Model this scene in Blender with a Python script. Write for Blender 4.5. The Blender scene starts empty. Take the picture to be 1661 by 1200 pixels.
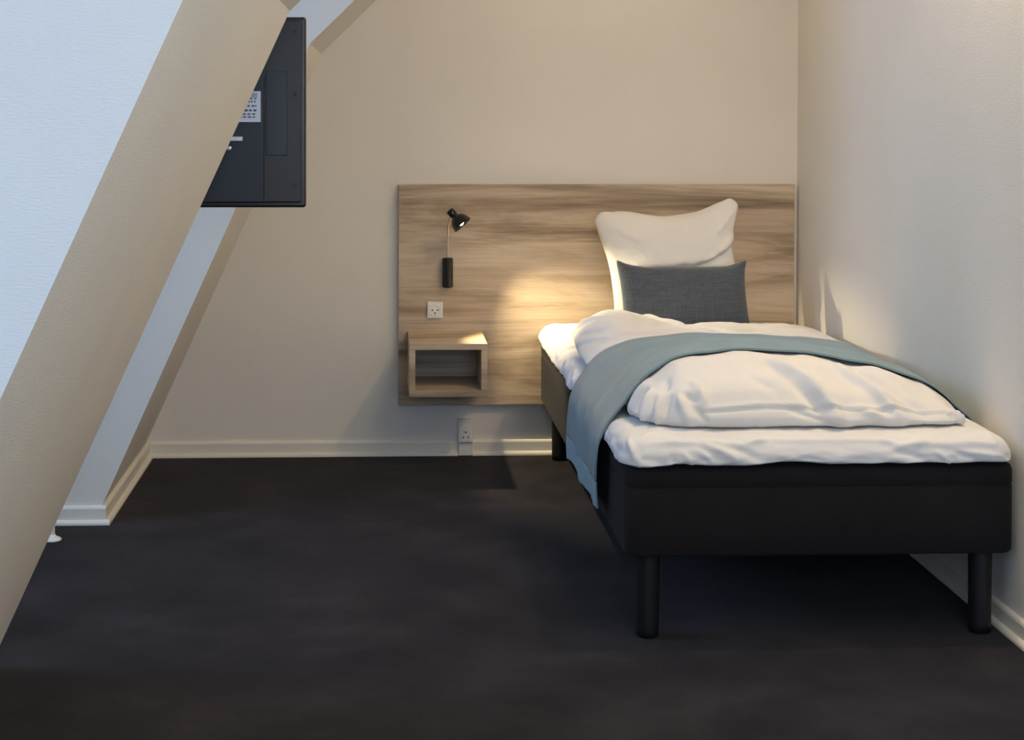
# Attic hotel room: single bed, headboard, wall lamp, box shelf, sloped dormer piers, wall-mounted television.
# World: X right, Y = -(distance from back wall), Z up, metres.
import bpy, math, random
from mathutils import Vector, Matrix, noise
from mathutils.bvhtree import BVHTree
from math import sin, cos, pi, sqrt, exp, atan2, radians

random.seed(4)
C = bpy.context.scene.collection
V = Vector

# ---------------------------------------------------------------- materials
def srgb(r, g, b):
    def f(c):
        c /= 255.0
        return c / 12.92 if c <= 0.04045 else ((c + 0.055) / 1.055) ** 2.4
    return (f(r), f(g), f(b), 1)

def new_mat(name, col=(.8, .8, .8, 1), rough=.6, metal=0.0, sheen=0.0, spec=.5):
    m = bpy.data.materials.new(name); m.use_nodes = True
    b = m.node_tree.nodes['Principled BSDF']
    b.inputs['Base Color'].default_value = col
    b.inputs['Roughness'].default_value = rough
    b.inputs['Metallic'].default_value = metal
    b.inputs['Specular IOR Level'].default_value = spec
    if sheen:
        b.inputs['Sheen Weight'].default_value = sheen
        b.inputs['Sheen Roughness'].default_value = .5
    return m

def nd(m, t, **k):
    n = m.node_tree.nodes.new(t)
    for a, v in k.items():
        if a in n.inputs: n.inputs[a].default_value = v
        else: setattr(n, a, v)
    return n

def lk(m, a, b): m.node_tree.links.new(a, b)

def coords(m, scale, rot=(0, 0, 0)):
    tc = nd(m, 'ShaderNodeTexCoord'); mp = nd(m, 'ShaderNodeMapping')
    mp.inputs['Scale'].default_value = scale; mp.inputs['Rotation'].default_value = rot
    lk(m, tc.outputs['Object'], mp.inputs['Vector'])
    return mp.outputs['Vector']

def ramp(m, fac, stops):
    r = nd(m, 'ShaderNodeValToRGB'); e = r.color_ramp.elements
    e[0].position, e[0].color = stops[0]; e[1].position, e[1].color = stops[-1]
    for p, c in stops[1:-1]:
        x = e.new(p); x.color = c
    lk(m, fac, r.inputs['Fac'])
    return r.outputs['Color']

def bump(m, h, strength, dist=.002, chain=None):
    b = nd(m, 'ShaderNodeBump'); b.inputs['Strength'].default_value = strength
    b.inputs['Distance'].default_value = dist
    lk(m, h, b.inputs['Height'])
    if chain is not None: lk(m, chain, b.inputs['Normal'])
    lk(m, b.outputs['Normal'], m.node_tree.nodes['Principled BSDF'].inputs['Normal'])
    return b.outputs['Normal']

def base(m): return m.node_tree.nodes['Principled BSDF'].inputs['Base Color']

def mk_wall():
    m = new_mat('woven_wallpaper', (.74, .70, .63, 1), .75, spec=.25)
    n = nd(m, 'ShaderNodeTexNoise', Scale=1.0, Detail=4.0, Roughness=.6)
    lk(m, coords(m, (1.2, 1.2, 1.2)), n.inputs['Vector'])
    lk(m, ramp(m, n.outputs['Fac'], [(.3, (.715, .675, .605, 1)), (.7, (.765, .725, .655, 1))]), base(m))
    w = nd(m, 'ShaderNodeTexNoise', Scale=1.0, Detail=2.0)
    lk(m, coords(m, (110, 110, 420)), w.inputs['Vector'])
    bump(m, w.outputs['Fac'], .35, .0015)
    return m

def mk_paint(name, col, rough=.4):
    m = new_mat(name, col, rough)
    n = nd(m, 'ShaderNodeTexNoise', Scale=1.0, Detail=3.0)
    lk(m, coords(m, (40, 40, 40)), n.inputs['Vector'])
    bump(m, n.outputs['Fac'], .06, .001)
    return m

def mk_carpet():
    m = new_mat('dark_carpet', (.03, .026, .03, 1), .95, sheen=.05, spec=.1)
    n = nd(m, 'ShaderNodeTexNoise', Scale=1.0, Detail=6.0, Roughness=.65)
    lk(m, coords(m, (3.5, 3.5, 3.5)), n.inputs['Vector'])
    f = nd(m, 'ShaderNodeTexNoise', Scale=1.0, Detail=2.0)
    lk(m, coords(m, (260, 260, 260)), f.inputs['Vector'])
    mx = nd(m, 'ShaderNodeMath', operation='MULTIPLY_ADD')
    mx.inputs[1].default_value = .45
    lk(m, f.outputs['Fac'], mx.inputs[0]); lk(m, n.outputs['Fac'], mx.inputs[2])
    lk(m, ramp(m, mx.outputs[0], [(.54, (.0078, .0064, .0074, 1)), (.72, (.0150, .0124, .0142, 1)), (.90, (.028, .0235, .0262, 1))]), base(m))
    bump(m, f.outputs['Fac'], .6, .004)
    return m

def mk_wood(name, warm=1.0, dark=1.0):
    m = new_mat(name, (.3, .2, .1, 1), .48, spec=.35)
    # broad plank-like bands, stretched along X
    a = nd(m, 'ShaderNodeTexNoise', Scale=1.0, Detail=5.0, Roughness=.62, Distortion=1.1)
    lk(m, coords(m, (.8, 3, 7.5)), a.inputs['Vector'])
    b = nd(m, 'ShaderNodeTexNoise', Scale=1.0, Detail=6.0, Roughness=.7, Distortion=.2)
    lk(m, coords(m, (2.2, 20, 62)), b.inputs['Vector'])
    g = nd(m, 'ShaderNodeTexNoise', Scale=1.0, Detail=3.0)
    lk(m, coords(m, (8, 60, 420)), g.inputs['Vector'])
    s1 = nd(m, 'ShaderNodeMath', operation='MULTIPLY_ADD'); s1.inputs[1].default_value = .30
    lk(m, b.outputs['Fac'], s1.inputs[0]); lk(m, a.outputs['Fac'], s1.inputs[2])
    s2 = nd(m, 'ShaderNodeMath', operation='MULTIPLY_ADD'); s2.inputs[1].default_value = .12
    lk(m, g.outputs['Fac'], s2.inputs[0]); lk(m, s1.outputs[0], s2.inputs[2])
    def c(r, gg, bb):
        x = srgb(r, gg, bb); return (x[0] * dark, x[1] * dark * (1 if warm == 1 else warm), x[2] * dark, 1)
    lk(m, ramp(m, s2.outputs[0], [(.50, c(122, 103, 83)), (.62, c(158, 138, 114)), (.72, c(184, 164, 140)), (.84, c(203, 185, 162))]), base(m))
    bump(m, s2.outputs[0], .12, .001)
    return m

def mk_fabric(name, c1, c2, weave=900, fine=.3, rough=.9, sheen=.2, streak=False, big=6):
    m = new_mat(name, c1, rough, sheen=sheen, spec=.2)
    n = nd(m, 'ShaderNodeTexNoise', Scale=1.0, Detail=5.0, Roughness=.6)
    lk(m, coords(m, (big, big, big)), n.inputs['Vector'])
    if streak:
        s = nd(m, 'ShaderNodeTexNoise', Scale=1.0, Detail=3.0)
        lk(m, coords(m, (220, 220, 14)), s.inputs['Vector'])
        t = nd(m, 'ShaderNodeTexNoise', Scale=1.0, Detail=3.0)
        lk(m, coords(m, (14, 14, 260)), t.inputs['Vector'])
        a = nd(m, 'ShaderNodeMath', operation='ADD'); lk(m, s.outputs['Fac'], a.inputs[0]); lk(m, t.outputs['Fac'], a.inputs[1])
        h = nd(m, 'ShaderNodeMath', operation='MULTIPLY'); h.inputs[1].default_value = .5
        lk(m, a.outputs[0], h.inputs[0]); src = h.outputs[0]
        lk(m, ramp(m, src, [(.38, c1), (.62, c2)]), base(m))
    else:
        lk(m, ramp(m, n.outputs['Fac'], [(.35, c1), (.65, c2)]), base(m))
    w = nd(m, 'ShaderNodeTexNoise', Scale=1.0, Detail=2.0)
    lk(m, coords(m, (weave, weave, weave)), w.inputs['Vector'])
    bump(m, w.outputs['Fac'], fine, .0008)
    return m

M = dict(
    wall=mk_wall(),
    ceil=mk_paint('ceiling_paint', (.78, .76, .72, 1), .7),
    trim=mk_paint('cream_trim_paint', (.74, .70, .61, 1), .38),
    carpet=mk_carpet(),
    wood=mk_wood('oak_laminate'),
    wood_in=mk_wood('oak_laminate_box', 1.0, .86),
    sheet=mk_fabric('white_cotton', (.67, .66, .65, 1), (.71, .70, .69, 1), 1200, .12, .85, .15),
    duvet=mk_fabric('white_cotton_duvet', (.67, .65, .625, 1), (.71, .69, .665, 1), 1200, .12, .85, .15),
    pillow=mk_fabric('white_cotton_pillow', (.73, .705, .67, 1), (.77, .745, .705, 1), 1200, .12, .85, .15),
    cushion=mk_fabric('slate_linen', (.060, .072, .090, 1), (.092, .106, .126, 1), 700, .5, .92, .3, streak=True),
    blanket=mk_fabric('blue_grey_runner', (.15, .225, .25, 1), (.175, .255, .28, 1), 900, .35, .9, .3),
    hem=mk_fabric('blue_grey_runner_hem', (.19, .31, .35, 1), (.22, .34, .38, 1), 900, .35, .9, .3),
    uphol=mk_fabric('charcoal_upholstery', (.0105, .0093, .0096, 1), (.0135, .012, .0122, 1), 700, .4, .95, .03),
    leg=mk_paint('black_leg_lacquer', (.006, .0055, .006, 1), .45),
    black=new_mat('black_lacquer_metal', (.008, .008, .009, 1), .2),
    brass=new_mat('satin_metal_stem', (.72, .62, .48, 1), .28, 1.0),
    white_pl=mk_paint('white_plastic', (.74, .73, .68, 1), .35),
    hole=new_mat('socket_hole', (.03, .03, .03, 1), .6),
    tv=new_mat('tv_black_plastic', (.007, .008, .013, 1), .42),
    tv_warm=new_mat('tv_warm_black_plastic', (.017, .014, .012, 1), .4),
    tv_dark=new_mat('tv_dark_plastic', (.008, .008, .010, 1), .35),
    tv_edge=new_mat('tv_gloss_bezel', (.018, .016, .014, 1), .22),
    screen=new_mat('tv_screen_glass', (.004, .004, .005, 1), .08),
    label=new_mat('paper_label', (.62, .64, .70, 1), .6),
    ink=new_mat('label_ink', (.09, .10, .14, 1), .7),
    steel=new_mat('bracket_steel', (.62, .56, .53, 1), .35, .8),
    screw=new_mat('screw_black', (.002, .002, .002, 1), .5),
)
def emit(name, col, s):
    m = bpy.data.materials.new(name); m.use_nodes = True
    nt = m.node_tree; nt.nodes.remove(nt.nodes['Principled BSDF'])
    e = nt.nodes.new('ShaderNodeEmission'); e.inputs[0].default_value = col; e.inputs[1].default_value = s
    nt.links.new(e.outputs[0], nt.nodes['Material Output'].inputs[0]); return m
M['bulb'] = emit('bulb_glow', (1, .82, .55, 1), 14)
M['downlight'] = emit('downlight_glow', (1, .78, .5, 1), 4)
def mk_pane():
    m = bpy.data.materials.new('window_glass'); m.use_nodes = True
    nt = m.node_tree; nt.nodes.remove(nt.nodes['Principled BSDF'])
    a = nt.nodes.new('ShaderNodeBsdfTransparent'); b = nt.nodes.new('ShaderNodeBsdfGlossy'); b.inputs['Roughness'].default_value = .02
    x = nt.nodes.new('ShaderNodeMixShader'); x.inputs[0].default_value = .08
    nt.links.new(a.outputs[0], x.inputs[1]); nt.links.new(b.outputs[0], x.inputs[2])
    nt.links.new(x.outputs[0], nt.nodes['Material Output'].inputs[0]); return m
M['pane'] = mk_pane()

# ---------------------------------------------------------------- mesh helpers
class MB:
    def __init__(s): s.v = []; s.f = []
    def add(s, vs, fs):
        o = len(s.v); s.v += [tuple(p) for p in vs]; s.f += [tuple(i + o for i in f) for f in fs]
    def box(s, x0, x1, y0, y1, z0, z1):
        s.add([(x0, y0, z0), (x1, y0, z0), (x1, y1, z0), (x0, y1, z0), (x0, y0, z1), (x1, y0, z1), (x1, y1, z1), (x0, y1, z1)],
              [(0, 3, 2, 1), (4, 5, 6, 7), (0, 1, 5, 4), (1, 2, 6, 5), (2, 3, 7, 6), (3, 0, 4, 7)])
    def prism(s, poly, y0, y1):          # polygon in XZ swept along Y
        n = len(poly)
        s.add([(x, y0, z) for x, z in poly] + [(x, y1, z) for x, z in poly],
              [tuple(range(n)), tuple(range(2 * n - 1, n - 1, -1))] + [(i, i + n, (i + 1) % n + n, (i + 1) % n) for i in range(n)])
    def sweep(s, prof, a, b, out, up=V((0, 0, 1))):   # profile (o, z) swept from a to b
        a, b, out = V(a), V(b), V(out); n = len(prof)
        s.add([a + out * o + up * z for o, z in prof] + [b + out * o + up * z for o, z in prof],
              [tuple(range(n)), tuple(range(2 * n - 1, n - 1, -1))] + [(i, i + n, (i + 1) % n + n, (i + 1) % n) for i in range(n)])
    def lathe(s, prof, c, axis=(0, 0, 1), n=32, cap=True):   # profile (r, h) along axis
        c = V(c); q = V(axis).normalized().to_track_quat('Z', 'Y')
        vs = []
        for r, h in prof:
            for k in range(n):
                t = 2 * pi * k / n; vs.append(c + q @ V((r * cos(t), r * sin(t), h)))
        fs = []
        for i in range(len(prof) - 1):
            for k in range(n):
                a = i * n + k; b = i * n + (k + 1) % n
                fs.append((a, b, b + n, a + n))
        if cap:
            fs.append(tuple(range(n - 1, -1, -1))); o = (len(prof) - 1) * n; fs.append(tuple(range(o, o + n)))
        s.add(vs, fs)
    def tube(s, pts, r, n=14):
        pts = [V(p) for p in pts]; vs = []; fs = []
        up = V((0, 1, 0.01))
        for i, p in enumerate(pts):
            d = (pts[min(i + 1, len(pts) - 1)] - pts[max(i - 1, 0)]).normalized()
            x = d.cross(up)
            if x.length < 1e-3: x = d.cross(V((1, 0, 0)))
            x.normalize(); y = d.cross(x)
            for k in range(n):
                t = 2 * pi * k / n; vs.append(p + x * (r * cos(t)) + y * (r * sin(t)))
        for i in range(len(pts) - 1):
            for k in range(n):
                a = i * n + k; b = i * n + (k + 1) % n; fs.append((a, b, b + n, a + n))
        fs.append(tuple(range(n - 1, -1, -1))); o = (len(pts) - 1) * n; fs.append(tuple(range(o, o + n)))
        s.add(vs, fs)
    def build(s, name, mat, parent=None, smooth=False, bevel=0, seg=2, kind=None, origin=None):
        me = bpy.data.meshes.new(name)
        off = V(origin) if origin is not None else V((0, 0, 0))
        me.from_pydata([tuple(V(p) - off) for p in s.v], [], s.f); me.validate(); me.update()
        import bmesh
        bm = bmesh.new(); bm.from_mesh(me); bmesh.ops.recalc_face_normals(bm, faces=bm.faces[:]); bm.to_mesh(me); bm.free()
        me.materials.append(M[mat] if isinstance(mat, str) else mat)
        o = bpy.data.objects.new(name, me); C.objects.link(o); o.location = off
        if smooth:
            for p in me.polygons: p.use_smooth = True
        if bevel:
            b = o.modifiers.new('bevel', 'BEVEL'); b.width = bevel; b.segments = seg; b.limit_method = 'ANGLE'; b.angle_limit = radians(35)
            w = o.modifiers.new('wn', 'WEIGHTED_NORMAL'); w.keep_sharp = True
            for p in me.polygons: p.use_smooth = True
        if kind: o['kind'] = kind
        if parent is not None:
            o.parent = parent; o.matrix_parent_inverse = Matrix.Identity(4)
            q = parent; pw = V((0, 0, 0))
            while q is not None: pw = pw + q.location; q = q.parent
            o.location = off - pw
        return o

def thing(name, loc, label, cat, group=None):
    o = bpy.data.objects.new(name, None); C.objects.link(o); o.location = loc; o.empty_display_size = .05
    return tag(o, label, cat, group)
def tag(o, label, cat, group=None):
    o['label'] = label; o['category'] = cat
    if group: o['group'] = group
    return o

def fbm(p, s, oct=3):
    r = 0; a = 1; q = V(p) * s
    for _ in range(oct): r += a * noise.noise(q); q = q * 2.03 + V((3.1, 1.7, 5.3)); a *= .5
    return r

def seg_d(p, a, b):
    ab = b - a; t = max(0, min(1, (p - a).dot(ab) / ab.length_squared)); return (p - (a + ab * t)).length, t

def creases(me, lst, gain=1.0):
    """raise (or sink) narrow folds; each fold is a line snapped onto the cloth, pushed along the vertex normals"""
    co = [v.co.copy() for v in me.vertices]
    tree = BVHTree.FromPolygons(co, [tuple(p.vertices) for p in me.polygons])
    nrm = [v.normal.copy() for v in me.vertices]
    disp = [0.0] * len(co)
    for a, b, w, amp in lst:
        n = 8; pl = [tree.find_nearest(a + (b - a) * (k / n))[0] for k in range(n + 1)]
        lo = V([min(p[c] for p in pl) - 3 * w for c in range(3)]); hi = V([max(p[c] for p in pl) + 3 * w for c in range(3)])
        for i, p in enumerate(co):
            if p.x < lo.x or p.x > hi.x or p.y < lo.y or p.y > hi.y or p.z < lo.z or p.z > hi.z: continue
            best = 9; bt = 0
            for k in range(n):
                if (pl[k + 1] - pl[k]).length_squared < 1e-12: continue
                r, t = seg_d(p, pl[k], pl[k + 1])
                if r < best: best = r; bt = (k + t) / n
            if best < 3 * w: disp[i] += gain * amp * exp(-(best / w) ** 2) * (sin(pi * min(1, max(0, .10 + .80 * bt))) ** .6)
    for i, v in enumerate(me.vertices): v.co = co[i] + nrm[i] * disp[i]
    me.update()

def interp(x, pts):
    if x <= pts[0][0]: return pts[0][1]
    for (a, fa), (b, fb) in zip(pts, pts[1:]):
        if x <= b:
            t = (x - a) / (b - a); t = t * t * (3 - 2 * t); return fa + (fb - fa) * t
    return pts[-1][1]

# ---------------------------------------------------------------- room shell
XR, XL, ZC, YN = 1.44, -1.95, 2.40, -6.3
T = .12
def struct(name, mb, mat, **k):
    return mb.build(name, mat, kind='structure', **k)

b = MB(); b.box(XL - T, XR + T, YN - T, T, -.1, 0); struct('floor', b, 'carpet')
b = MB(); b.box(XL - T, XR + T, YN - T, T, ZC, ZC + .1); struct('ceiling', b, 'ceil')
b = MB(); b.box(XL - T, XR + T, 0, T, 0, ZC); struct('wall_back', b, 'wall')
b = MB(); b.box(XR, XR + T, YN, 0, 0, ZC); struct('wall_right', b, 'wall')
RW = (-.25, 1.30, .75, 2.10)          # unseen window added around the rear fill light: x0, x1, z0, z1
b = MB(); b.box(XL - T, RW[0], YN - T, YN, 0, ZC); b.box(RW[1], XR + T, YN - T, YN, 0, ZC); b.box(RW[0], RW[1], YN - T, YN, 0, RW[2]); b.box(RW[0], RW[1], YN - T, YN, RW[3], ZC)
struct('wall_front', b, 'wall')
b = MB(); t = .05; y0, y1 = YN - .09, YN - .03; xm = (RW[0] + RW[1]) / 2
b.box(RW[0], RW[1], y0, y1, RW[2], RW[2] + t); b.box(RW[0], RW[1], y0, y1, RW[3] - t, RW[3])
for x in (RW[0], RW[1] - t, xm - t / 2): b.box(x, x + t, y0, y1, RW[2] + t, RW[3] - t)
w = struct('window_3', b, 'trim')
b = MB(); b.box(RW[0] + t, xm - t / 2, YN - .064, YN - .058, RW[2] + t, RW[3] - t); b.box(xm + t / 2, RW[1] - t, YN - .064, YN - .058, RW[2] + t, RW[3] - t); b.build('pane', 'pane', w)
b = MB(); b.box(RW[0] - .03, RW[1] + .03, YN - .03, YN + .06, RW[2] - .03, RW[2]); b.build('sill', 'trim', w)
# outer left wall with two dormer window openings
WIN = [(-1.96, -1.04, 1.15, 2.15), (-5.9, -4.05, .75, 2.05)]      # y0, y1, z0, z1
b = MB()
ys = [YN, WIN[1][0], WIN[1][1], WIN[0][0], WIN[0][1], 0]
for i in range(5):
    y0, y1 = ys[i], ys[i + 1]
    if i in (1, 3):
        w = WIN[1] if i == 1 else WIN[0]
        b.box(XL - T, XL, y0, y1, 0, w[2]); b.box(XL - T, XL, y0, y1, w[3], ZC)
    else: b.box(XL - T, XL, y0, y1, 0, ZC)
struct('wall_left', b, 'wall')
for n, (y0, y1, z0, z1) in enumerate(WIN):
    b = MB(); t = .05
    b.box(XL - .09, XL - .03, y0, y1, z0, z0 + t); b.box(XL - .09, XL - .03, y0, y1, z1 - t, z1)
    b.box(XL - .09, XL - .03, y0, y0 + t, z0 + t, z1 - t); b.box(XL - .09, XL - .03, y1 - t, y1, z0 + t, z1 - t)
    ym = (y0 + y1) / 2; b.box(XL - .09, XL - .03, ym - .03, ym + .03, z0 + t, z1 - t)
    w = struct('window_%d' % (n + 1), b, 'trim')
    b = MB(); b.box(XL - .064, XL - .058, y0 + t, ym - .03, z0 + t, z1 - t); b.box(XL - .064, XL - .058, ym + .03, y1 - t, z0 + t, z1 - t)
    b.build('pane', 'pane', w)
    b = MB(); b.box(XL - .03, XL + .06, y0 - .03, y1 + .03, z0 - .03, z0); b.build('sill', 'trim', w)

# sloped roof piers between the dormers: steep lower slope, 45 degree upper slope
def pier(KX, KZ, BX): return [(XL, 0), (BX, 0), (KX, KZ), (KX + (ZC - KZ) * 1.02, ZC), (XL, ZC)]
b = MB(); b.prism(pier(-.2085, 1.380, -.826), -.90, 0); struct('wall_slope_far', b, 'wall')
b = MB(); b.prism(pier(-.199, 1.404, -.837), -3.70, -2.10); struct('wall_slope_near', b, 'wall')

# baseboards: flat board, rounded top and a quarter-round strip at the carpet
def prof(d):
    return [(0, 0), (d + .012, 0), (d + .0115, .006), (d + .008, .011), (d, .0135), (d, .044), (d - .002, .049), (d - .006, .052), (0, .052)]
b = MB(); b.sweep(prof(.012), (-.79, 0, 0), (.262, 0, 0), (0, -1, 0)); b.sweep(prof(.012), (.311, 0, 0), (XR, 0, 0), (0, -1, 0))
struct('baseboard_back', b, 'trim')
b = MB(); b.sweep(prof(.012), (XR, YN, 0), (XR, 0, 0), (-1, 0, 0)); struct('baseboard_right', b, 'trim')
# along the far pier: side and front faces (butting into the slope)
def prof2(d):
    return [(-.05, 0), (d + .012, 0), (d + .0115, .006), (d + .008, .011), (d, .0135), (d, .044), (d - .002, .049), (d - .006, .052), (-.05, .052)]
b = MB(); b.sweep(prof2(0), (-.790, -.9005, 0), (-.790, 0, 0), (1, 0, 0))
b.sweep(prof(.012), (XL, -.9005, 0), (-.790, -.9005, 0), (0, -1, 0))
lipv = [(0, 0), (.024, 0), (.0235, .006), (.020, .011), (.012, .0135), (0, .0135)]
b.sweep(lipv, (-.790, -.9005, 0), (-.778, -.9005, 0), (0, -1, 0))
struct('baseboard_left', b, 'trim')

# ---------------------------------------------------------------- headboard
HX0, HX1, HZ0, HZ1 = .056, 1.424, .176, .934
b = MB(); b.box(HX0, HX1, -.030, -.001, HZ0, HZ1)
o = b.build('headboard', 'wood', bevel=.0015, origin=(HX0, -.001, HZ0))
tag(o, 'wide brown oak laminate headboard panel fixed to the back wall', 'headboard')

# box shelf (nightstand)
NX0, NX1, NZ0, NZ1, NY0, NY1 = .088, .342, .258, .431, -.335, -.0302
t = .020
ns = thing('nightstand', (.215, -.18, NZ0), 'open oak box nightstand hung on the headboard under the socket', 'nightstand')
b = MB(); b.box(NX0, NX1, NY0, NY1, NZ1 - t, NZ1); b.build('top_panel', 'wood', ns, bevel=.001)
b = MB(); b.box(NX0, NX1, NY0, NY1, NZ0, NZ0 + t); b.build('bottom_panel', 'wood', ns, bevel=.001)
for x in (NX0, NX1 - t):
    b = MB(); b.box(x, x + t, NY0, NY1, NZ0 + t, NZ1 - t); b.build('side_panel', 'wood', ns, bevel=.001)
b = MB(); b.box(NX0 + t, NX1 - t, NY1 - .012, NY1, NZ0 + t, NZ1 - t); b.build('back_panel', 'wood_in', ns)

# ---------------------------------------------------------------- wall lamp
lamp = thing('reading_lamp', (.224, -.050, .582), 'black wall reading lamp with thin metal stem on the headboard', 'lamp')
bx, by = .2235, -.0505
b = MB(); b.lathe([(.0145, 0), (.0185, .003), (.0185, .099), (.0145, .102)], (bx, by, .583), n=40); b.build('wall_mount', 'black', lamp, smooth=True, bevel=.001)
AX = V((.66, -.22, -.72)).normalized()
rim = V((.2685, -.168, .8052))
cap_top = rim - AX * .066
neck = cap_top + AX * .026
pts = [V((bx, by, .684)), V((bx, by, .72)), V((bx, by - .002, .76)), V((bx + .001, by - .012, .788)), V((bx + .002, by - .032, .812)), V((bx + .005, by - .060, .826)), neck - AX * .010 + V((-.006, .01, 0)), neck - AX * .008]
def catmull(p, n=8):
    out = []
    for i in range(len(p) - 1):
        a, b_, c, d = p[max(i - 1, 0)], p[i], p[i + 1], p[min(i + 2, len(p) - 1)]
        for k in range(n):
            t = k / n; out.append(.5 * ((2 * b_) + (c - a) * t + (2 * a - 5 * b_ + 4 * c - d) * t * t + (3 * b_ - a - 3 * c + d) * t ** 3))
    return out + [p[-1]]
b = MB(); b.tube(catmull(pts), .0031); b.build('stem', 'brass', lamp, smooth=True)
b = MB()
outer = [(.002, 0), (.0125, 0), (.0138, .0015), (.0138, .021), (.0115, .024), (.0115, .027), (.0180, .031), (.0245, .037), (.0290, .0445), (.0322, .054), (.0345, .0655), (.0352, .0665)]
inner = [(.0340, .0660), (.0310, .054), (.0275, .0452), (.0230, .0385), (.0165, .0330), (.004, .030)]
b.lathe(outer + inner, cap_top, AX, n=48, cap=True); b.build('lamp_shade', 'black', lamp, smooth=True)
b = MB()
b.lathe([(.001, 0)] + [(.0125 * sin(pi * k / 12), .0145 - .0145 * cos(pi * k / 12)) for k in range(1, 12)] + [(.001, .029)], cap_top + AX * .0365, AX, n=24)
b.build('bulb', 'bulb', lamp, smooth=True)

# ---------------------------------------------------------------- sockets
def ring(mb, c, r0, r1, y, n=28, th=.0015):
    mb.lathe([(r0, 0), (r1, 0), (r1, th), (r0, th), (r0, 0)], (c[0], y, c[1]), (0, -1, 0), n=n, cap=False)
sx0, sx1, sz0, sz1 = .1545, .2075, .4765, .5325
sk = thing('wall_socket', (.181, -.030, .4765), 'small square white power socket on the headboard above the nightstand', 'socket')
b = MB(); b.box(sx0, sx1, -.0400, -.0302, sz0, sz1); b.build('face_plate', 'white_pl', sk, bevel=.0025, seg=3)
cxs, czs = (sx0 + sx1) / 2, (sz0 + sz1) / 2
b = MB(); ring(b, (cxs, czs - .001), .0175, .0200, -.0400); b.build('socket_rim', 'white_pl', sk, smooth=True)
for dx in (-.0095, .0095):
    b = MB(); b.lathe([(.0026, 0), (.0026, .0012)], (cxs + dx, -.0398, czs), (0, -1, 0), n=16); b.build('socket_hole', 'hole', sk)
b = MB(); b.lathe([(.0028, 0), (.0028, .0010)], (cxs, -.0398, czs - .0105), (0, -1, 0), n=16); b.build('earth_hole', 'hole', sk)
b = MB(); b.box(cxs + .004, cxs + .017, -.0425, -.0398, czs + .011, czs + .018); b.build('rocker_switch', 'white_pl', sk, bevel=.0008)

s2 = thing('skirting_socket', (.287, -.02, 0), 'tall white socket box on the skirting board below the nightstand', 'socket')
b = MB(); b.box(.262, .311, -.034, -.001, .047, .126); b.build('socket_box', 'white_pl', s2, bevel=.002)
b = MB(); b.box(.266, .307, -.037, -.034, .050, .104); b.build('face_plate', 'white_pl', s2, bevel=.0012)
b = MB(); b.box(.263, .310, -.026, -.001, .001, .045); b.build('cable_cover', 'white_pl', s2, bevel=.002)
b = MB(); ring(b, (.287, .073), .0155, .0175, -.037); b.build('socket_rim', 'white_pl', s2, smooth=True)
for dx in (-.0085, .0085):
    b = MB(); b.lathe([(.0026, 0), (.0026, .0012)], (.287 + dx, -.0368, .0665), (0, -1, 0), n=16); b.build('socket_hole', 'hole', s2)
b = MB(); b.lathe([(.0026, 0), (.0026, .0010)], (.287, -.0368, .083), (0, -1, 0), n=16); b.build('earth_hole', 'hole', s2)

# ---------------------------------------------------------------- bed
BW, BL = .886, 1.995
BX0, BY0, BZ0, BZ1 = .543, -.036, .194, .396
BA = -.004      # slight skew of the bed in its corner
bed = thing('bed', (BX0 + BW / 2, BY0 - BL / 2, 0), 'charcoal upholstered single bed base on black legs against the right wall', 'bed')
def rrect(x0, x1, y0, y1, r, n=10, m=60):
    """closed outline as list of (x, y, nx, ny), roughly even spacing"""
    P = []
    cor = [((x1 - r), (y1 - r), 0), ((x0 + r), (y1 - r), pi / 2), ((x0 + r), (y0 + r), pi), ((x1 - r), (y0 + r), 3 * pi / 2)]
    for i, (cx, cy, a0) in enumerate(cor):
        for k in range(n + 1):
            a = a0 + pi / 2 * k / n; P.append((cx + r * cos(a), cy + r * sin(a), cos(a), sin(a)))
        nx, ny, _ = cor[(i + 1) % 4]; a = a0 + pi / 2
        ax, ay = cx + r * cos(a), cy + r * sin(a); bx_, by_ = nx + r * cos(a), ny + r * sin(a)
        L = sqrt((bx_ - ax) ** 2 + (by_ - ay) ** 2); q = max(2, int(L * m))
        for k in range(1, q): P.append((ax + (bx_ - ax) * k / q, ay + (by_ - ay) * k / q, cos(a), sin(a)))
    return P
def rings_mesh(P, rings, zf):
    """rings: list of (offset along outline normal, z)"""
    b = MB(); n = len(P); vs = []; fs = []
    for off, z in rings:
        for (x, y, nx, ny) in P: vs.append((x + nx * off, y + ny * off, z))
    for i in range(len(rings) - 1):
        for k in range(n):
            a = i * n + k; c = i * n + (k + 1) % n; fs.append((a, c, c + n, a + n))
    fs.append(tuple(range(n - 1, -1, -1))); o = (len(rings) - 1) * n; fs.append(tuple(range(o, o + n)))
    b.add(vs, fs); return b
P = rrect(BX0, BX0 + BW, BY0 - BL, BY0, .035, 8, 8)
b = rings_mesh(P, [(-.012, BZ0), (-.004, BZ0 + .002), (0, BZ0 + .008), (0, BZ1 - .050), (-.002, BZ1 - .047), (-.002, BZ1 - .045), (0, BZ1 - .042), (0, BZ1 - .014), (-.004, BZ1 - .004), (-.014, BZ1)], None)
b.build('base_box', 'uphol', bed, smooth=True)
for lx in (.060, BW - .060):
    for ly in (.062, BL - .062):
        b = MB(); x, y = BX0 + lx, BY0 - ly
        b.lathe([(.022, 0), (.0248, .002), (.0255, .02), (.0268, BZ0 - .004), (.0268, BZ0 + .001)], (x, y, .0005), n=32)
        b.build('leg', 'leg', bed, smooth=True)

# --- mattress topper under a white sheet
def edge_dist(P):
    from mathutils.kdtree import KDTree
    kd = KDTree(len(P))
    for i, p in enumerate(P): kd.insert((p[0], p[1], 0), i)
    kd.balance()
    return lambda x, y: kd.find((x, y, 0))[2]

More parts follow.
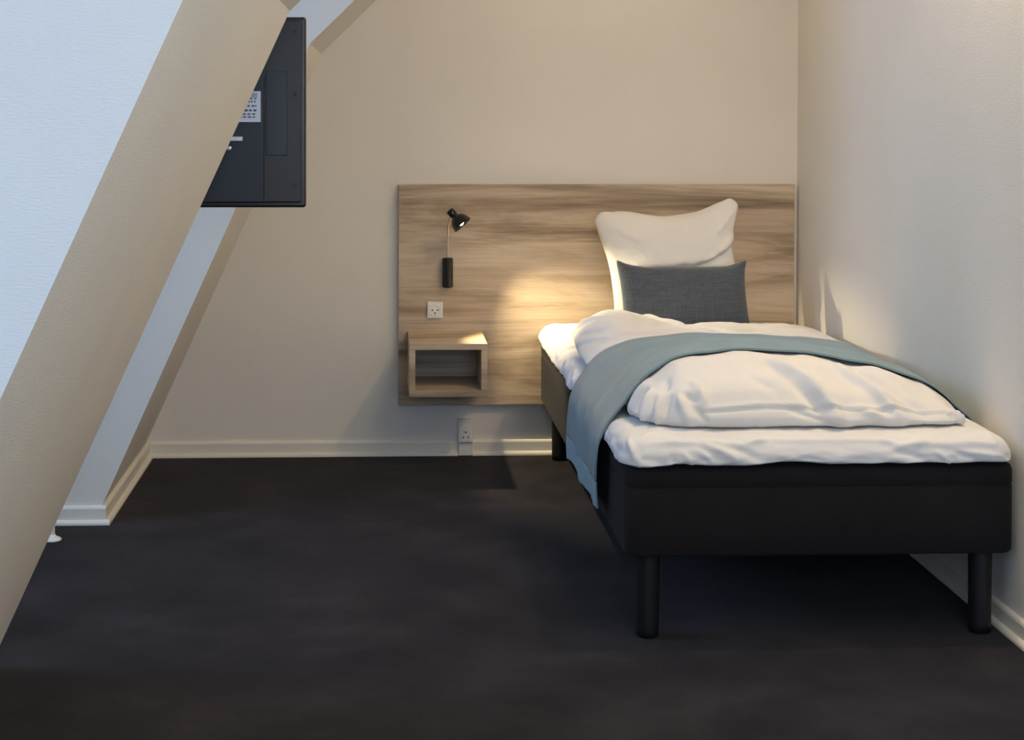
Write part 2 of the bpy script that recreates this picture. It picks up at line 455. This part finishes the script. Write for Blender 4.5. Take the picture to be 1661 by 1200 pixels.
def soft_slab(name, P, H, zb, edge, mat, NR=60, drop=(.02, .10)):
    """P outline with normals; edge = [(offset, zfrac)] rings from under to top, then rings shrinking to a centre line; H(x,y) top height"""
    n = len(P); vs = []; fs = []; dist = edge_dist(P)
    cx = sum(p[0] for p in P) / n
    ymin = min(p[1] for p in P); ymax = max(p[1] for p in P); xmin = min(p[0] for p in P); xmax = max(p[0] for p in P)
    hw = (xmax - xmin) / 2
    cy0, cy1 = ymin + hw * .95, ymax - hw * .95
    rings = []
    last = edge[-1][0]
    ee = [V((a_, b_, 0)) for a_, b_ in edge]
    for i in range(len(ee) - 1):
        a_, b_, c_, d_ = ee[max(i - 1, 0)], ee[i], ee[i + 1], ee[min(i + 2, len(ee) - 1)]
        for k in range(3):
            t = k / 3; q = .5 * ((2 * b_) + (c_ - a_) * t + (2 * a_ - 5 * b_ + 4 * c_ - d_) * t * t + (3 * b_ - a_ - 3 * c_ + d_) * t ** 3)
            rings.append((q.x, q.y, 0))
    rings.append((ee[-1].x, ee[-1].y, 0))
    for k in range(1, NR + 1): rings.append((last, 1, k / NR))
    for off, zf, lam in rings:
        for (x, y, nx, ny) in P:
            px, py = x + nx * off, y + ny * off
            ty = min(cy1, max(cy0, py))
            px, py = px + (cx - px) * lam, py + (ty - py) * lam
            h = H(px, py) - drop[0] * (1 - min(1, dist(px, py) / drop[1])) ** 2
            vs.append((px, py, zb + zf * (h - zb)))
    m = len(rings)
    for i in range(m - 1):
        for k in range(n):
            a = i * n + k; c = i * n + (k + 1) % n; fs.append((a, c, c + n, a + n))
    fs.append(tuple(range(n - 1, -1, -1)))
    b = MB(); b.add(vs, fs)
    return b

def merge_clean(o, d=.0004):
    import bmesh
    bm = bmesh.new(); bm.from_mesh(o.data); bmesh.ops.remove_doubles(bm, verts=bm.verts[:], dist=d)
    bmesh.ops.recalc_face_normals(bm, faces=bm.faces[:]); bm.to_mesh(o.data); bm.free()
    for p in o.data.polygons: p.use_smooth = True

TZ0, TZ1 = .403, .468
def topH(x, y):
    z = TZ1 + .004 * fbm((x, y, 0), 4) + .0018 * fbm((x * 2, y, 3), 14)
    return min(z, TZ1 + .003)
P = rrect(BX0 - .008, BX0 + BW - .004, BY0 - BL - .008, BY0 - .004, .055, 14, 150)
edge = [(-.03, .02), (-.008, .00), (.002, .05), (.004, .15), (.003, .35), (-.002, .58), (-.010, .78), (-.020, .90), (-.032, .97), (-.046, 1.0)]
b = soft_slab('x', P, topH, TZ0, edge, None, 46, (.014, .13))
topper = b.build('mattress', 'sheet', smooth=True); merge_clean(topper)
# lower hem: waves where the fitted sheet is pulled round the edge
me = topper.data
for v in me.vertices:
    c = v.co
    w = max(0, 1 - (c.z - TZ0) / (TZ1 - TZ0))
    if w > 0:
        s = c.x * 1.0 + c.y * .9
        wave = .006 * fbm((s, .3, 2), 7, 3)
        c.z = c.z + w * wave - w * .004 * exp(-((c.x - .58) / .09) ** 2) * (1 if c.y < -1.9 else 0)
        c.y += w * .004 * fbm((c.x, c.z * 3, 8), 22) if c.y < -1.95 else 0
        c.x += w * .004 * fbm((c.y, c.z * 3, 1), 20) if c.x < .56 else 0
    if c.x < .58: c.x -= .007 * max(0, fbm((c.y, c.z * 2, 5), 9, 2))
    c.x = min(c.x, XR - .003); c.z = max(c.z, .3968)
me.update()
YF = BY0 - BL - .008
cr = [
    (V((.548, YF + .045, .462)), V((.572, YF, .405)), .006, .006), (V((.575, YF, .462)), V((.562, YF, .41)), .005, -.003),
    (V((.60, YF + .01, .462)), V((.72, YF, .470)), .007, .005), (V((.72, YF + .01, .470)), V((.80, YF, .452)), .008, .005),
    (V((.72, YF, .455)), V((.79, YF, .415)), .008, .006), (V((.765, YF, .462)), V((.83, YF, .418)), .008, -.005), (V((.70, YF, .44)), V((.735, YF, .41)), .005, .004),
    (V((.668, YF, .432)), V((.69, YF, .405)), .004, .004), (V((.64, YF, .428)), V((.655, YF, .403)), .004, -.003),
    (V((.82, YF + .01, .455)), V((.86, YF + .01, .467)), .006, .005), (V((.88, YF + .012, .464)), V((1.12, YF + .012, .464)), .007, .004),
    (V((1.12, YF + .01, .462)), V((1.15, YF + .01, .448)), .006, .006), (V((1.15, YF, .445)), V((1.22, YF, .462)), .007, .005),
    (V((1.20, YF, .455)), V((1.38, YF, .458)), .009, .005), (V((1.15, YF, .43)), V((1.22, YF, .412)), .006, -.004),
    (V((1.24, YF, .43)), V((1.27, YF, .406)), .004, .004), (V((1.29, YF, .425)), V((1.33, YF, .410)), .004, -.004), (V((1.30, YF, .43)), V((1.40, YF, .415)), .004, .003),
    (V((1.375, YF, .455)), V((1.385, YF, .41)), .004, .005), (V((1.40, YF + .01, .46)), V((1.41, YF + .01, .41)), .004, -.003),
    (V((.54, -.25, .455)), V((.56, -.42, .41)), .008, .005), (V((.54, -.55, .46)), V((.56, -.75, .41)), .01, .007), (V((.54, -.8, .46)), V((.56, -.92, .41)), .008, .006),
    (V((.54, -1.0, .46)), V((.56, -1.1, .41)), .008, .006), (V((.54, -.66, .46)), V((.62, -.60, .47)), .008, .004), (V((.54, -.9, .46)), V((.62, -.86, .47)), .008, .004),
]
creases(me, cr, 1.4)
tag(topper, 'white sheeted mattress topper lying on the charcoal bed base', 'mattress')

# --- duvet
def duvet_outline():
    # counter-clockwise control outline (x, y), y negative towards the room
    ctrl = [(1.405, -.53), (1.395, -.465), (1.355, -.415), (1.28, -.402), (1.10, -.405), (.95, -.410), (.80, -.420), (.70, -.405), (.635, -.43), (.600, -.50), (.590, -.62),
            (.576, -.80), (.570, -1.0), (.572, -1.25), (.580, -1.5), (.588, -1.70), (.588, -1.82), (.605, -1.885), (.65, -1.935), (.72, -1.962), (.85, -1.972),
            (1.0, -1.968), (1.15, -1.955), (1.27, -1.950), (1.318, -1.938), (1.345, -1.905), (1.356, -1.85), (1.375, -1.70), (1.392, -1.5), (1.402, -1.2), (1.405, -.8)]
    n = len(ctrl); out = []
    for i in range(n):
        a, b_, c, d = [V((*ctrl[(i + k - 1) % n], 0)) for k in range(4)]
        m = max(2, int((c - b_).length / .0065))
        for k in range(m):
            t = k / m
            p = .5 * ((2 * b_) + (c - a) * t + (2 * a - 5 * b_ + 4 * c - d) * t * t + (3 * b_ - a - 3 * c + d) * t ** 3)
            out.append(p)
    res = []
    for i, p in enumerate(out):
        tn = (out[(i + 1) % len(out)] - out[i - 1]).normalized()
        res.append((p.x, p.y, tn.y, -tn.x))
    # keep the normals pointing outwards
    if sum((p[0] - 1.0) * p[2] + (p[1] + 1.2) * p[3] for p in res) < 0: res = [(a, c, -d, -e) for a, c, d, e in res]
    out = []
    for i in range(len(res)):
        sx = sum(res[(i + k) % len(res)][2] for k in range(-5, 6)); sy = sum(res[(i + k) % len(res)][3] for k in range(-5, 6)); L = sqrt(sx * sx + sy * sy)
        out.append((res[i][0], res[i][1], sx / L, sy / L))
    return out
def duvH(x, y):
    Y = -y
    C_ = interp(Y, [(.40, .042), (.60, .056), (.90, .072), (1.15, .090), (1.40, .118), (1.62, .143), (1.80, .143), (1.90, .118), (1.98, .088)])
    Lf = interp(x, [(.58, .42), (.63, .68), (.70, .88), (.85, 1.0), (1.0, .95), (1.15, .78), (1.28, .58), (1.36, .40), (1.41, .3)])
    Lb = interp(x, [(.58, .85), (.70, 1.0), (1.2, .95), (1.41, .6)])
    w = interp(Y, [(.8, 0), (1.5, 1)])
    h = C_ * (Lb * (1 - w) + Lf * w)
    # left-hand mound at the head end, with its fold running away to the right
    h += .048 * exp(-(((x - .70) / .15) ** 2 + ((Y - .66) / .24) ** 2))
    h += .012 * exp(-((x - .90 - (Y - .6) * .5) / .035) ** 2) * exp(-((Y - .70) / .16) ** 2)
    h += .002 + .010 * fbm((x, Y, 4), 3.2, 2) + .006 * fbm((x, Y, 9), 9, 3)
    return TZ1 + max(h, .048)
P = duvet_outline()
edge = [(-.032, 0.02), (-.014, .015), (-.004, .10), (.000, .25), (.001, .45), (-.003, .64), (-.010, .80), (-.020, .92), (-.033, 1.0)]
b = soft_slab('x', P, duvH, TZ1 + .004, edge, None, 90, (.030, .16))
duvet = b.build('duvet', 'duvet', smooth=True); merge_clean(duvet)
me = duvet.data
for v in me.vertices:
    v.co.x = min(v.co.x, XR - .012)
F = -1.968
dc = [
    # stitched front edge line: a groove with a lip above it
    (V((.735, F, .512)), V((.86, F, .520)), .0042, -.0045), (V((.85, F, .520)), (V((1.05, F, .518))), .0042, -.0045), (V((1.04, F, .518)), V((1.33, F + .02, .512)), .0042, -.0045),
    (V((.735, F, .519)), V((.86, F, .527)), .005, .0035), (V((.85, F, .527)), (V((1.05, F, .525))), .005, .0035), (V((1.04, F, .525)), V((1.33, F + .02, .519)), .005, .0035),
    # diagonal folds
    (V((.925, -1.84, .60)), V((1.04, F, .500)), .014, .013), (V((.905, -1.85, .59)), V((1.00, F, .50)), .013, -.011), (V((1.0, F, .50)), V((1.07, F, .478)), .010, .006),
    (V((1.08, -1.83, .59)), V((1.19, F, .49)), .014, .013), (V((1.12, -1.82, .58)), V((1.25, F + .01, .515)), .016, -.010), (V((1.10, F, .525)), V((1.17, F, .478)), .010, .009),
    (V((.93, F, .515)), V((1.01, F, .48)), .010, -.006), (V((.85, -1.90, .575)), V((.90, -1.94, .55)), .012, -.004),
    # puckers at the left front corner
    (V((.588, -1.80, .57)), V((.590, -1.80, .48)), .007, .007), (V((.592, -1.84, .56)), V((.597, -1.85, .48)), .006, -.006), (V((.603, -1.87, .56)), V((.603, -1.88, .48)), .007, .009),
    (V((.618, -1.895, .55)), V((.618, -1.90, .48)), .006, -.007), (V((.640, -1.905, .56)), V((.630, -1.92, .48)), .007, .010), (V((.655, -1.92, .54)), V((.645, -1.935, .48)), .006, -.008),
    (V((.672, -1.935, .545)), V((.690, -1.945, .515)), .006, .010), (V((.69, -1.94, .555)), V((.715, -1.95, .535)), .006, -.008), (V((.675, -1.94, .525)), V((.70, -1.95, .485)), .007, .008),
    (V((.70, -1.95, .53)), V((.735, -1.96, .485)), .008, -.006), (V((.718, -1.90, .57)), V((.735, -1.955, .535)), .010, .006), (V((.65, -1.86, .58)), V((.64, -1.90, .55)), .010, -.006),
    (V((1.335, -1.945, .53)), V((1.352, -1.93, .475)), .007, .010), (V((1.318, -1.948, .52)), V((1.328, -1.944, .475)), .005, -.005), (V((1.15, -1.80, .57)), V((1.30, -1.86, .54)), .020, .004),
    # head end creases on the mound
    (V((.60, -.62, .53)), V((.66, -.74, .56)), .012, .008), (V((.585, -.78, .52)), V((.64, -.86, .55)), .010, -.008), (V((.585, -.86, .50)), V((.65, -1.0, .55)), .012, .008),
    (V((.62, -.52, .53)), V((.74, -.48, .54)), .014, -.006), (V((.80, -.50, .53)), V((.98, -.95, .55)), .016, .008), (V((.84, -.48, .52)), V((1.04, -.92, .54)), .014, -.010),
    (V((1.0, -.55, .53)), V((1.36, -.75, .53)), .02, .005), (V((1.05, -.80, .54)), V((1.35, -.60, .52)), .02, -.004),
]
creases(me, dc, 1.6)
for v in me.vertices:
    if v.co.z < TZ1 + .0075: v.co.z = TZ1 + .0045 + .003 * noise.noise(v.co * 10)
    v.co.x = min(v.co.x, XR - .012)
me.update()
tag(duvet, 'thick white duvet spread over the mattress beneath the blue runner', 'duvet')

# --- blanket runner draped over the duvet
def bvh_of(*objs):
    vs = []; fs = []
    for o in objs:
        off = len(vs); vs += [v.co + o.location for v in o.data.vertices]; fs += [tuple(i + off for i in p.vertices) for p in o.data.polygons]
    return BVHTree.FromPolygons(vs, fs)
bvh = bvh_of(topper, duvet)
def hull(pts):                       # upper hull, pts sorted by x
    h = []
    for p in pts:
        while len(h) >= 2 and (h[-1][0] - h[-2][0]) * (p[1] - h[-2][1]) - (h[-1][1] - h[-2][1]) * (p[0] - h[-2][0]) >= 0: h.pop()
        h.append(p)
    return h
NU, NV = 170, 60
rows = []
XH = .519
for j in range(NV + 1):
    v = j / NV
    # far edge -1.13 / near edge, slightly fanned out to the right
    prow = []
    samples = []
    for i in range(121):
        x = 1.424 - (1.424 - .524) * i / 120
        yf = -1.135 + .02 * (x - .5); yn = -1.765 - .03 * (x - .5)
        y = yf + (yn - yf) * v
        hit = bvh.ray_cast(V((x, y, 1.2)), V((0, 0, -1)))
        z = hit[0].z if hit[0] else .40
        samples.append((x, z + .006))
    samples.append((XH, .2))
    samples.sort()
    H = hull(samples)
    # blend taut hull with the surface so it sags a little
    hz = lambda x: next((a[1] + (b2[1] - a[1]) * (x - a[0]) / (b2[0] - a[0]) for a, b2 in zip(H, H[1:]) if a[0] <= x <= b2[0]), H[-1][1])
    line = []
    for x, z in samples[1:]:
        line.append((x, z * .25 + hz(x) * .75 if x > .66 else hz(x)))
    line.reverse()                    # from the wall to the left edge
    zl = line[-1][1]
    bot = .226 + .012 * v + .004 * sin(v * 9)
    nb = 40
    for k in range(1, nb + 1):
        t = k / nb; line.append((XH - .004 * sin(pi * t) + .002 * t, zl + (bot - zl) * t))
    # arc-length resample
    d = [0]
    for a, c in zip(line, line[1:]): d.append(d[-1] + sqrt((a[0] - c[0]) ** 2 + (a[1] - c[1]) ** 2))
    out = []; k = 0
    for i in range(NU + 1):
        s = d[-1] * i / NU
        while k < len(d) - 2 and d[k + 1] < s: k += 1
        t = (s - d[k]) / max(1e-9, d[k + 1] - d[k])
        x = line[k][0] + (line[k + 1][0] - line[k][0]) * t; z = line[k][1] + (line[k + 1][1] - line[k][1]) * t
        out.append([x, z])
    rows.append(out)
for _ in range(14):                   # smooth between rows and along the rows
    new = [[p[:] for p in r] for r in rows]
    for j in range(NV + 1):
        for i in range(1, NU):
            a = rows[max(j - 1, 0)][i]; c = rows[min(j + 1, NV)][i]; l = rows[j][i - 1]; r = rows[j][i + 1]; p = rows[j][i]
            new[j][i][0] = .4 * p[0] + .15 * (a[0] + c[0] + l[0] + r[0]); new[j][i][1] = .4 * p[1] + .15 * (a[1] + c[1] + l[1] + r[1])
    rows = new
vs = []; fs = []
for j in range(NV + 1):
    v = j / NV
    for i in range(NU + 1):
        x, z = rows[j][i]
        yf = -1.135 + .02 * (x - .5); yn = -1.765 - .03 * (x - .5)
        y = yf + (yn - yf) * v
        hang = max(0, min(1, (.50 - z) / .12)) if x < .6 else 0
        # hanging end narrows at the top and flares slightly lower down
        y += hang * (.006 * sin(z * 30) - (.02 * (z < 2) * (v - .5) * 0))
        x2 = x - hang * (.006 * max(0, sin(v * 14 + z * 8)) + .004 * max(0, fbm((y * 3, z, 1), 5))) - (.006 * hang * (v > .93))
        z2 = z + (0 if hang > 0 else .0025 * max(-.5, fbm((x, y, 2), 7)) + .002)
        if v > .985 and not hang: z2 -= .001
        vs.append((x2, y, z2))
for j in range(NV):
    for i in range(NU):
        a = j * (NU + 1) + i; fs.append((a, a + 1, a + NU + 2, a + NU + 1))
# push out of whatever lies underneath
fixed = []
for p in vs:
    hit = bvh.ray_cast(V((p[0], p[1], 1.2)), V((0, 0, -1)))
    z = p[2]
    if hit[0] and p[0] > .54 and z < hit[0].z + .004: z = hit[0].z + .004
    fixed.append((p[0], p[1], z))
hemN = 9
def strip(i0, i1, name, mat, parent=None):
    b = MB(); w = i1 - i0 + 1
    b.add([fixed[j * (NU + 1) + i] for j in range(NV + 1) for i in range(i0, i1 + 1)],
          [(j * w + i, j * w + i + 1, j * w + w + i + 1, j * w + w + i) for j in range(NV) for i in range(i1 - i0)])
    o = b.build(name, mat, parent, smooth=True)
    s = o.modifiers.new('thickness', 'SOLIDIFY'); s.thickness = .0045; s.offset = 0
    return o
blanket = strip(0, NU - hemN, 'blanket', 'blanket')
strip(NU - hemN, NU, 'hem', 'hem', blanket)
tag(blanket, 'blue grey blanket runner draped across the duvet and down the bed side', 'blanket')

# --- pillows
def pillow_mesh(ctrl, place, T, name, mat, wr, m=.006, p=2.4, q=.62, seamw=0, NR=36, seed=1, fold=None, sm=4):
    n = len(ctrl); out = []
    for i in range(n):
        a, b_, c, d = [V((*ctrl[(i + k - 1) % n], 0)) for k in range(4)]
        mm = max(2, int((c - b_).length / m))
        for k in range(mm):
            t = k / mm
            out.append(.5 * ((2 * b_) + (c - a) * t + (2 * a - 5 * b_ + 4 * c - d) * t * t + (3 * b_ - a - 3 * c + d) * t ** 3))
    cx = sum(o.x for o in out) / len(out); cz = sum(o.y for o in out) / len(out)
    N = len(out); vs = []; fs = []
    hw_ = max(abs(o.x - cx) for o in out) * 1.01; hh_ = max(abs(o.y - cz) for o in out) * 1.01
    def sheet(sgn):
        base_ = len(vs)
        for r in range(NR + 1):
            s = 1 - r / NR
            for k, o in enumerate(out):
                x = cx + (o.x - cx) * s; z = cz + (o.y - cz) * s
                uu = min(1, abs((x - cx) / hw_)); vv = min(1, abs((z - cz) / hh_))
                th = T * (max(0, 1 - uu ** p) * max(0, 1 - vv ** p)) ** q * max(0, 1 - s ** 9) ** .5
                w = wr * fbm((x, z, seed + sgn), 9, 3) * min(1, (1 - s) * 5)
                if fold: w += fold(x, z) * min(1, (1 - s) * 6)
                vs.append(place(x, z, sgn * th + (w if sgn > 0 else 0)))
        for r in range(NR):
            for k in range(N):
                a = base_ + r * N + k; c = base_ + r * N + (k + 1) % N; fs.append((a, c, c + N, a + N))
    sheet(1); sheet(-1)
    b = MB(); b.add(vs, fs); o = b.build(name, mat, smooth=True); merge_clean(o, .0003)
    import bmesh
    bm = bmesh.new(); bm.from_mesh(o.data)
    for _ in range(sm): bmesh.ops.smooth_vert(bm, verts=bm.verts[:], factor=.5, use_axis_x=True, use_axis_y=True, use_axis_z=True)
    bm.to_mesh(o.data); bm.free()
    return o
# lean planes: (x, z) -> world, t = offset towards the room
def leaner(yb, yt, zb, zt):
    s = (yt - yb) / (zt - zb); nn = V((0, -1, -s)).normalized()
    if nn.y > 0: nn = -nn
    def f(x, z, t): return V((x, yb + (z - zb) * s, z)) + nn * t
    return f
pl_ctrl = [(.752, .848), (.735, .846), (.716, .826), (.714, .812), (.722, .784), (.738, .735), (.752, .690), (.762, .640), (.770, .560), (.778, .492), (.84, .480), (.97, .478), (1.10, .480), (1.165, .490), (1.182, .540), (1.186, .660), (1.180, .712),
           (1.178, .742), (1.188, .765), (1.187, .790), (1.198, .830), (1.207, .862), (1.203, .880), (1.180, .893), (1.160, .885), (1.130, .872), (1.095, .855), (1.06, .843), (1.0, .833), (.945, .828), (.89, .835), (.83, .846), (.79, .848), (.77, .846)]
def pfold(x, z):
    r = 0
    for (ax, az, bx_, bz, w, a) in [(1.05, .69, 1.17, .735, .012, -.010), (1.08, .71, 1.19, .775, .012, .010), (1.10, .735, 1.18, .715, .010, -.006), (.80, .66, 1.0, .685, .016, -.008), (1.0, .685, 1.15, .665, .016, -.008), (.85, .70, 1.05, .71, .02, .006), (1.12, .80, 1.19, .86, .012, .006), (.74, .82, .85, .78, .014, .005), (.76, .74, .85, .72, .014, -.005)]:
        d, t = seg_d(V((x, z, 0)), V((ax, az, 0)), V((bx_, bz, 0))); r += a * exp(-(d / w) ** 2)
    return r * 1.4
pw = pillow_mesh(pl_ctrl, leaner(-.235, -.125, .48, .88), .072, 'pillow', 'pillow', .009, p=2.2, q=.5, fold=pfold, sm=1)
tag(pw, 'plump white pillow with upturned corners leaning on the headboard', 'pillow')
cu_ctrl = [(.758, .702), (.775, .696), (.81, .686), (.85, .681), (.92, .682), (1.02, .680), (1.12, .681), (1.165, .691), (1.196, .703), (1.190, .680), (1.187, .640), (1.190, .570), (1.196, .510), (1.199, .491), (1.165, .487), (1.10, .489), (.98, .487), (.86, .486), (.79, .484), (.776, .484), (.778, .520), (.775, .580), (.768, .640)]
cu = pillow_mesh(cu_ctrl, leaner(-.372, -.330, .484, .70), .040, 'cushion', 'cushion', .002, p=2.6, q=.45, seed=7)
tag(cu, 'dark slate grey rectangular linen cushion propped before the white pillow', 'cushion')

# ---------------------------------------------------------------- television (seen from behind)
TX0, TX1, TZa, TZb, TY = -.915, -.182, .958, 1.412, -1.70
tv = thing('television', (-.55, TY, 1.19), 'black flat television seen from behind on a bracket in the dormer', 'television')
b = MB(); b.box(TX0, TX1, TY - .016, TY + .016, TZa, TZb); b.build('casing', 'tv_edge', tv, bevel=.006, seg=3)
b = MB(); b.box(TX0 + .010, TX1 - .0105, TY - .024, TY - .0155, TZa + .012, TZb - .008); b.build('back_shell', 'tv_warm', tv, bevel=.004)
b = MB(); b.box(TX0 + .10, TX1 - .098, TY - .034, TY - .0235, TZa + .012, TZb - .14); b.build('electronics_cover', 'tv', tv, bevel=.004)
b = MB(); b.box(TX1 - .094, TX1 - .044, TY - .0275, TY - .0235, TZa + .125, TZb - .130); b.build('port_recess', 'tv_dark', tv, bevel=.001)
b = MB(); b.box(TX0 + .015, TX1 - .015, TY + .0155, TY + .0175, TZa + .02, TZb - .015); b.build('screen', 'screen', tv)
for z in (TZb - .035, 1.228, 1.012):
    for x in (TX1 - .026, TX0 + .026):
        b = MB(); b.lathe([(.0048, 0), (.0048, .0012)], (x, TY - .0238, z), (0, -1, 0), n=16); b.build('screw', 'screw', tv)
lx1, lx0, lz0, lz1 = -.288, -.400, 1.162, 1.235
b = MB(); b.box(lx0, lx1, TY - .0345, TY - .0338, lz0, lz1); lab = b.build('sticker', 'label', tv); lab['label'] = 'pale paper sticker with printed lines'
b = MB()
yy = TY - .0348
random.seed(2)
for r, (z, h) in enumerate([(1.172, .0035), (1.179, .0035), (1.187, .005), (1.198, .004), (1.208, .005), (1.216, .003)]):
    x = lx0 + .006
    while x < lx1 - .012:
        w = random.uniform(.003, .009)
        if r not in (3,) or x > lx0 + .05: b.box(x, min(x + w, lx1 - .01), yy, yy + .0004, z, z + h)
        x += w + random.uniform(.0015, .004)
x = lx1 - .028
for k in range(6):
    b.box(x + k * .0035, x + k * .0035 + .0016, yy, yy + .0004, 1.220, 1.231)
b.build('print', 'ink', lab)
b = MB(); b.box(TX0 + .545, TX0 + .600, TY - .0350, TY - .0338, 1.098, 1.102); b.box(TX0 + .56, TX0 + .605, TY - .0350, TY - .0338, 1.108, 1.110); b.build('embossed_line', 'tv_dark', tv)

# bracket arm between the pier and the television
b = MB(); b.box(-.66, -.56, -2.1004, -2.090, 1.02, 1.20); b.build('wall_plate', 'steel', tv, bevel=.002)
b = MB(); b.tube([(-.61, -2.09, 1.11), (-.61, -1.97, 1.11), (-.56, -1.88, 1.11), (-.50, -1.80, 1.11), (-.50, -1.742, 1.11)], .012); b.build('bracket_arm', 'steel', tv, smooth=True)
b = MB(); b.box(-.60, -.330, -1.7415, -1.7339, 1.116, 1.128); b.box(-.60, -.40, -1.7415, -1.7339, 1.06, 1.072); b.box(-.54, -.46, -1.7422, -1.7339, 1.05, 1.17); b.build('mounting_plate', 'steel', tv, bevel=.002)
b = MB(); b.lathe([(.004, 0), (.006, .001), (.006, .004), (.004, .005)], (-.362, -1.7350, 1.100), (0, -1, 0), n=16); b.build('bolt', 'steel', tv, smooth=True)

# ---------------------------------------------------------------- radiator pipe foot by the pier
pf = thing('radiator_pipe', (-.912, -1.085, 0), 'thin cream radiator pipe with round floor collar beside the sloped pier', 'pipe')
b = MB(); b.tube(catmull([V((-.909, -1.085, .001)), V((-.909, -1.085, .10)), V((-.909, -1.085, .20)), V((-.925, -1.085, .235)), V((-.96, -1.085, .245)), V((-1.3, -1.085, .245)), V((XL + .002, -1.085, .245))]), .0085); b.build('pipe', 'trim', pf, smooth=True)
b = MB(); b.lathe([(.026, 0), (.027, .003), (.022, .007), (.013, .011), (.0086, .017)], (-.909, -1.085, .0008), n=32); b.build('floor_collar', 'white_pl', pf, smooth=True)

# ---------------------------------------------------------------- downlights in the ceiling
for i, (x, y, lab_) in enumerate([(.80, -.62, 'round recessed ceiling downlight close to the back wall above the headboard'), (1.29, -1.90, 'round recessed ceiling downlight above the bed foot near the right wall'), (.95, -3.6, 'round recessed ceiling downlight in the middle of the room'), (.95, -5.2, 'round recessed ceiling downlight behind the viewpoint')]):
    d = thing('ceiling_downlight', (x, y, ZC), lab_, 'ceiling light')
    b = MB(); b.lathe([(.038, 0), (.050, 0), (.052, -.004), (.040, -.006), (.038, 0)], (x, y, ZC - .0005), n=32, cap=False); b.build('trim_ring', 'white_pl', d, smooth=True)
    b = MB(); b.lathe([(.037, 0), (.037, -.002)], (x, y, ZC - .0005), n=32); b.build('diffuser', 'downlight', d)

# ---------------------------------------------------------------- lights
def light(name, kind, loc, aim, energy, col, **k):
    l = bpy.data.lights.new(name, kind); l.energy = energy; l.color = col
    for a, v in k.items(): setattr(l, a, v)
    o = bpy.data.objects.new(name, l); C.objects.link(o); o.location = loc
    d = V(aim) - V(loc); o.rotation_euler = d.to_track_quat('-Z', 'Y').to_euler()
    return o
WARM = (1.0, .77, .48)
NEUT = (1.0, .89, .66)
COOL = (.32, .56, 1.0)
light('room_light', 'AREA', (.75, -3.3, ZC - .02), (.75, -3.3, 0), 34, NEUT, shape='RECTANGLE', size=.9, size_y=2.2)
light('window_daylight', 'AREA', (.525, YN - .11, 1.425), (.525, 0, .8), 44, (.52, .68, 1.0), shape='RECTANGLE', size=1.5, size_y=1.25)  # unseen cool fill added behind the camera to lift low shadows
light('downlight_lamp', 'SPOT', (1.29, -1.90, ZC - .03), (1.29, -1.90, 0), 66, (1.0, .70, .38), spot_size=radians(150), spot_blend=.9, shadow_soft_size=.05)
light('wall_wash_lamp', 'SPOT', (.80, -.62, ZC - .03), (.55, -.40, 0), 33, WARM, spot_size=radians(168), spot_blend=.9, shadow_soft_size=.05)
light('window_daylight', 'AREA', (XL - .11, -1.50, 1.65), (XL + 1, -1.40, 1.40), 36, COOL, shape='RECTANGLE', size=.90, size_y=.95)
light('window_daylight', 'AREA', (XL - .11, -4.95, 1.40), (XL + 1, -4.95, 1.0), 34, COOL, shape='RECTANGLE', size=1.8, size_y=1.25)
light('reading_lamp_spot', 'SPOT', rim + AX * .004, rim + V((.64, -.25, -.73)), 31, (1.0, .82, .50), spot_size=radians(88.5), spot_blend=.5, shadow_soft_size=.008)

w = bpy.data.worlds.new('sky'); bpy.context.scene.world = w; w.use_nodes = True
bg = w.node_tree.nodes['Background']; sky = w.node_tree.nodes.new('ShaderNodeTexSky')
sky.sky_type = 'NISHITA'; sky.sun_disc = False; sky.sun_elevation = radians(25); sky.sun_rotation = radians(120)
w.node_tree.links.new(sky.outputs[0], bg.inputs[0]); bg.inputs[1].default_value = .25

# ---------------------------------------------------------------- camera (fitted to the photograph)
f, pitch, yaw, roll, CX, CY, H, D = 2674.5, .0204, .0497, .0025, 753.1, 228.2, 1.1986, 5.6625
cam = bpy.data.cameras.new('camera'); co = bpy.data.objects.new('camera', cam); C.objects.link(co)
right = V((cos(yaw), -sin(yaw), 0)); fw0 = V((sin(yaw), cos(yaw), 0)); up0 = V((0, 0, 1))
fw = fw0 * cos(pitch) - up0 * sin(pitch); up = fw0 * sin(pitch) + up0 * cos(pitch)
r2 = right * cos(roll) + up * sin(roll); u2 = up * cos(roll) - right * sin(roll)
mw = Matrix((r2, u2, -fw)).transposed().to_4x4(); mw.translation = V((0, -D, H))
co.matrix_world = mw
cam.sensor_width = 36; cam.lens = f / 1661 * 36
cam.shift_x = (830.5 - CX) / 1661; cam.shift_y = (CY - 600) / 1661
cam.clip_start = .05
sc = bpy.context.scene; sc.camera = co
sc.view_settings.view_transform = 'Standard'; sc.view_settings.look = 'None'; sc.view_settings.exposure = 0
sc.cycles.max_bounces = 8; sc.cycles.diffuse_bounces = 5; sc.cycles.use_denoising = True
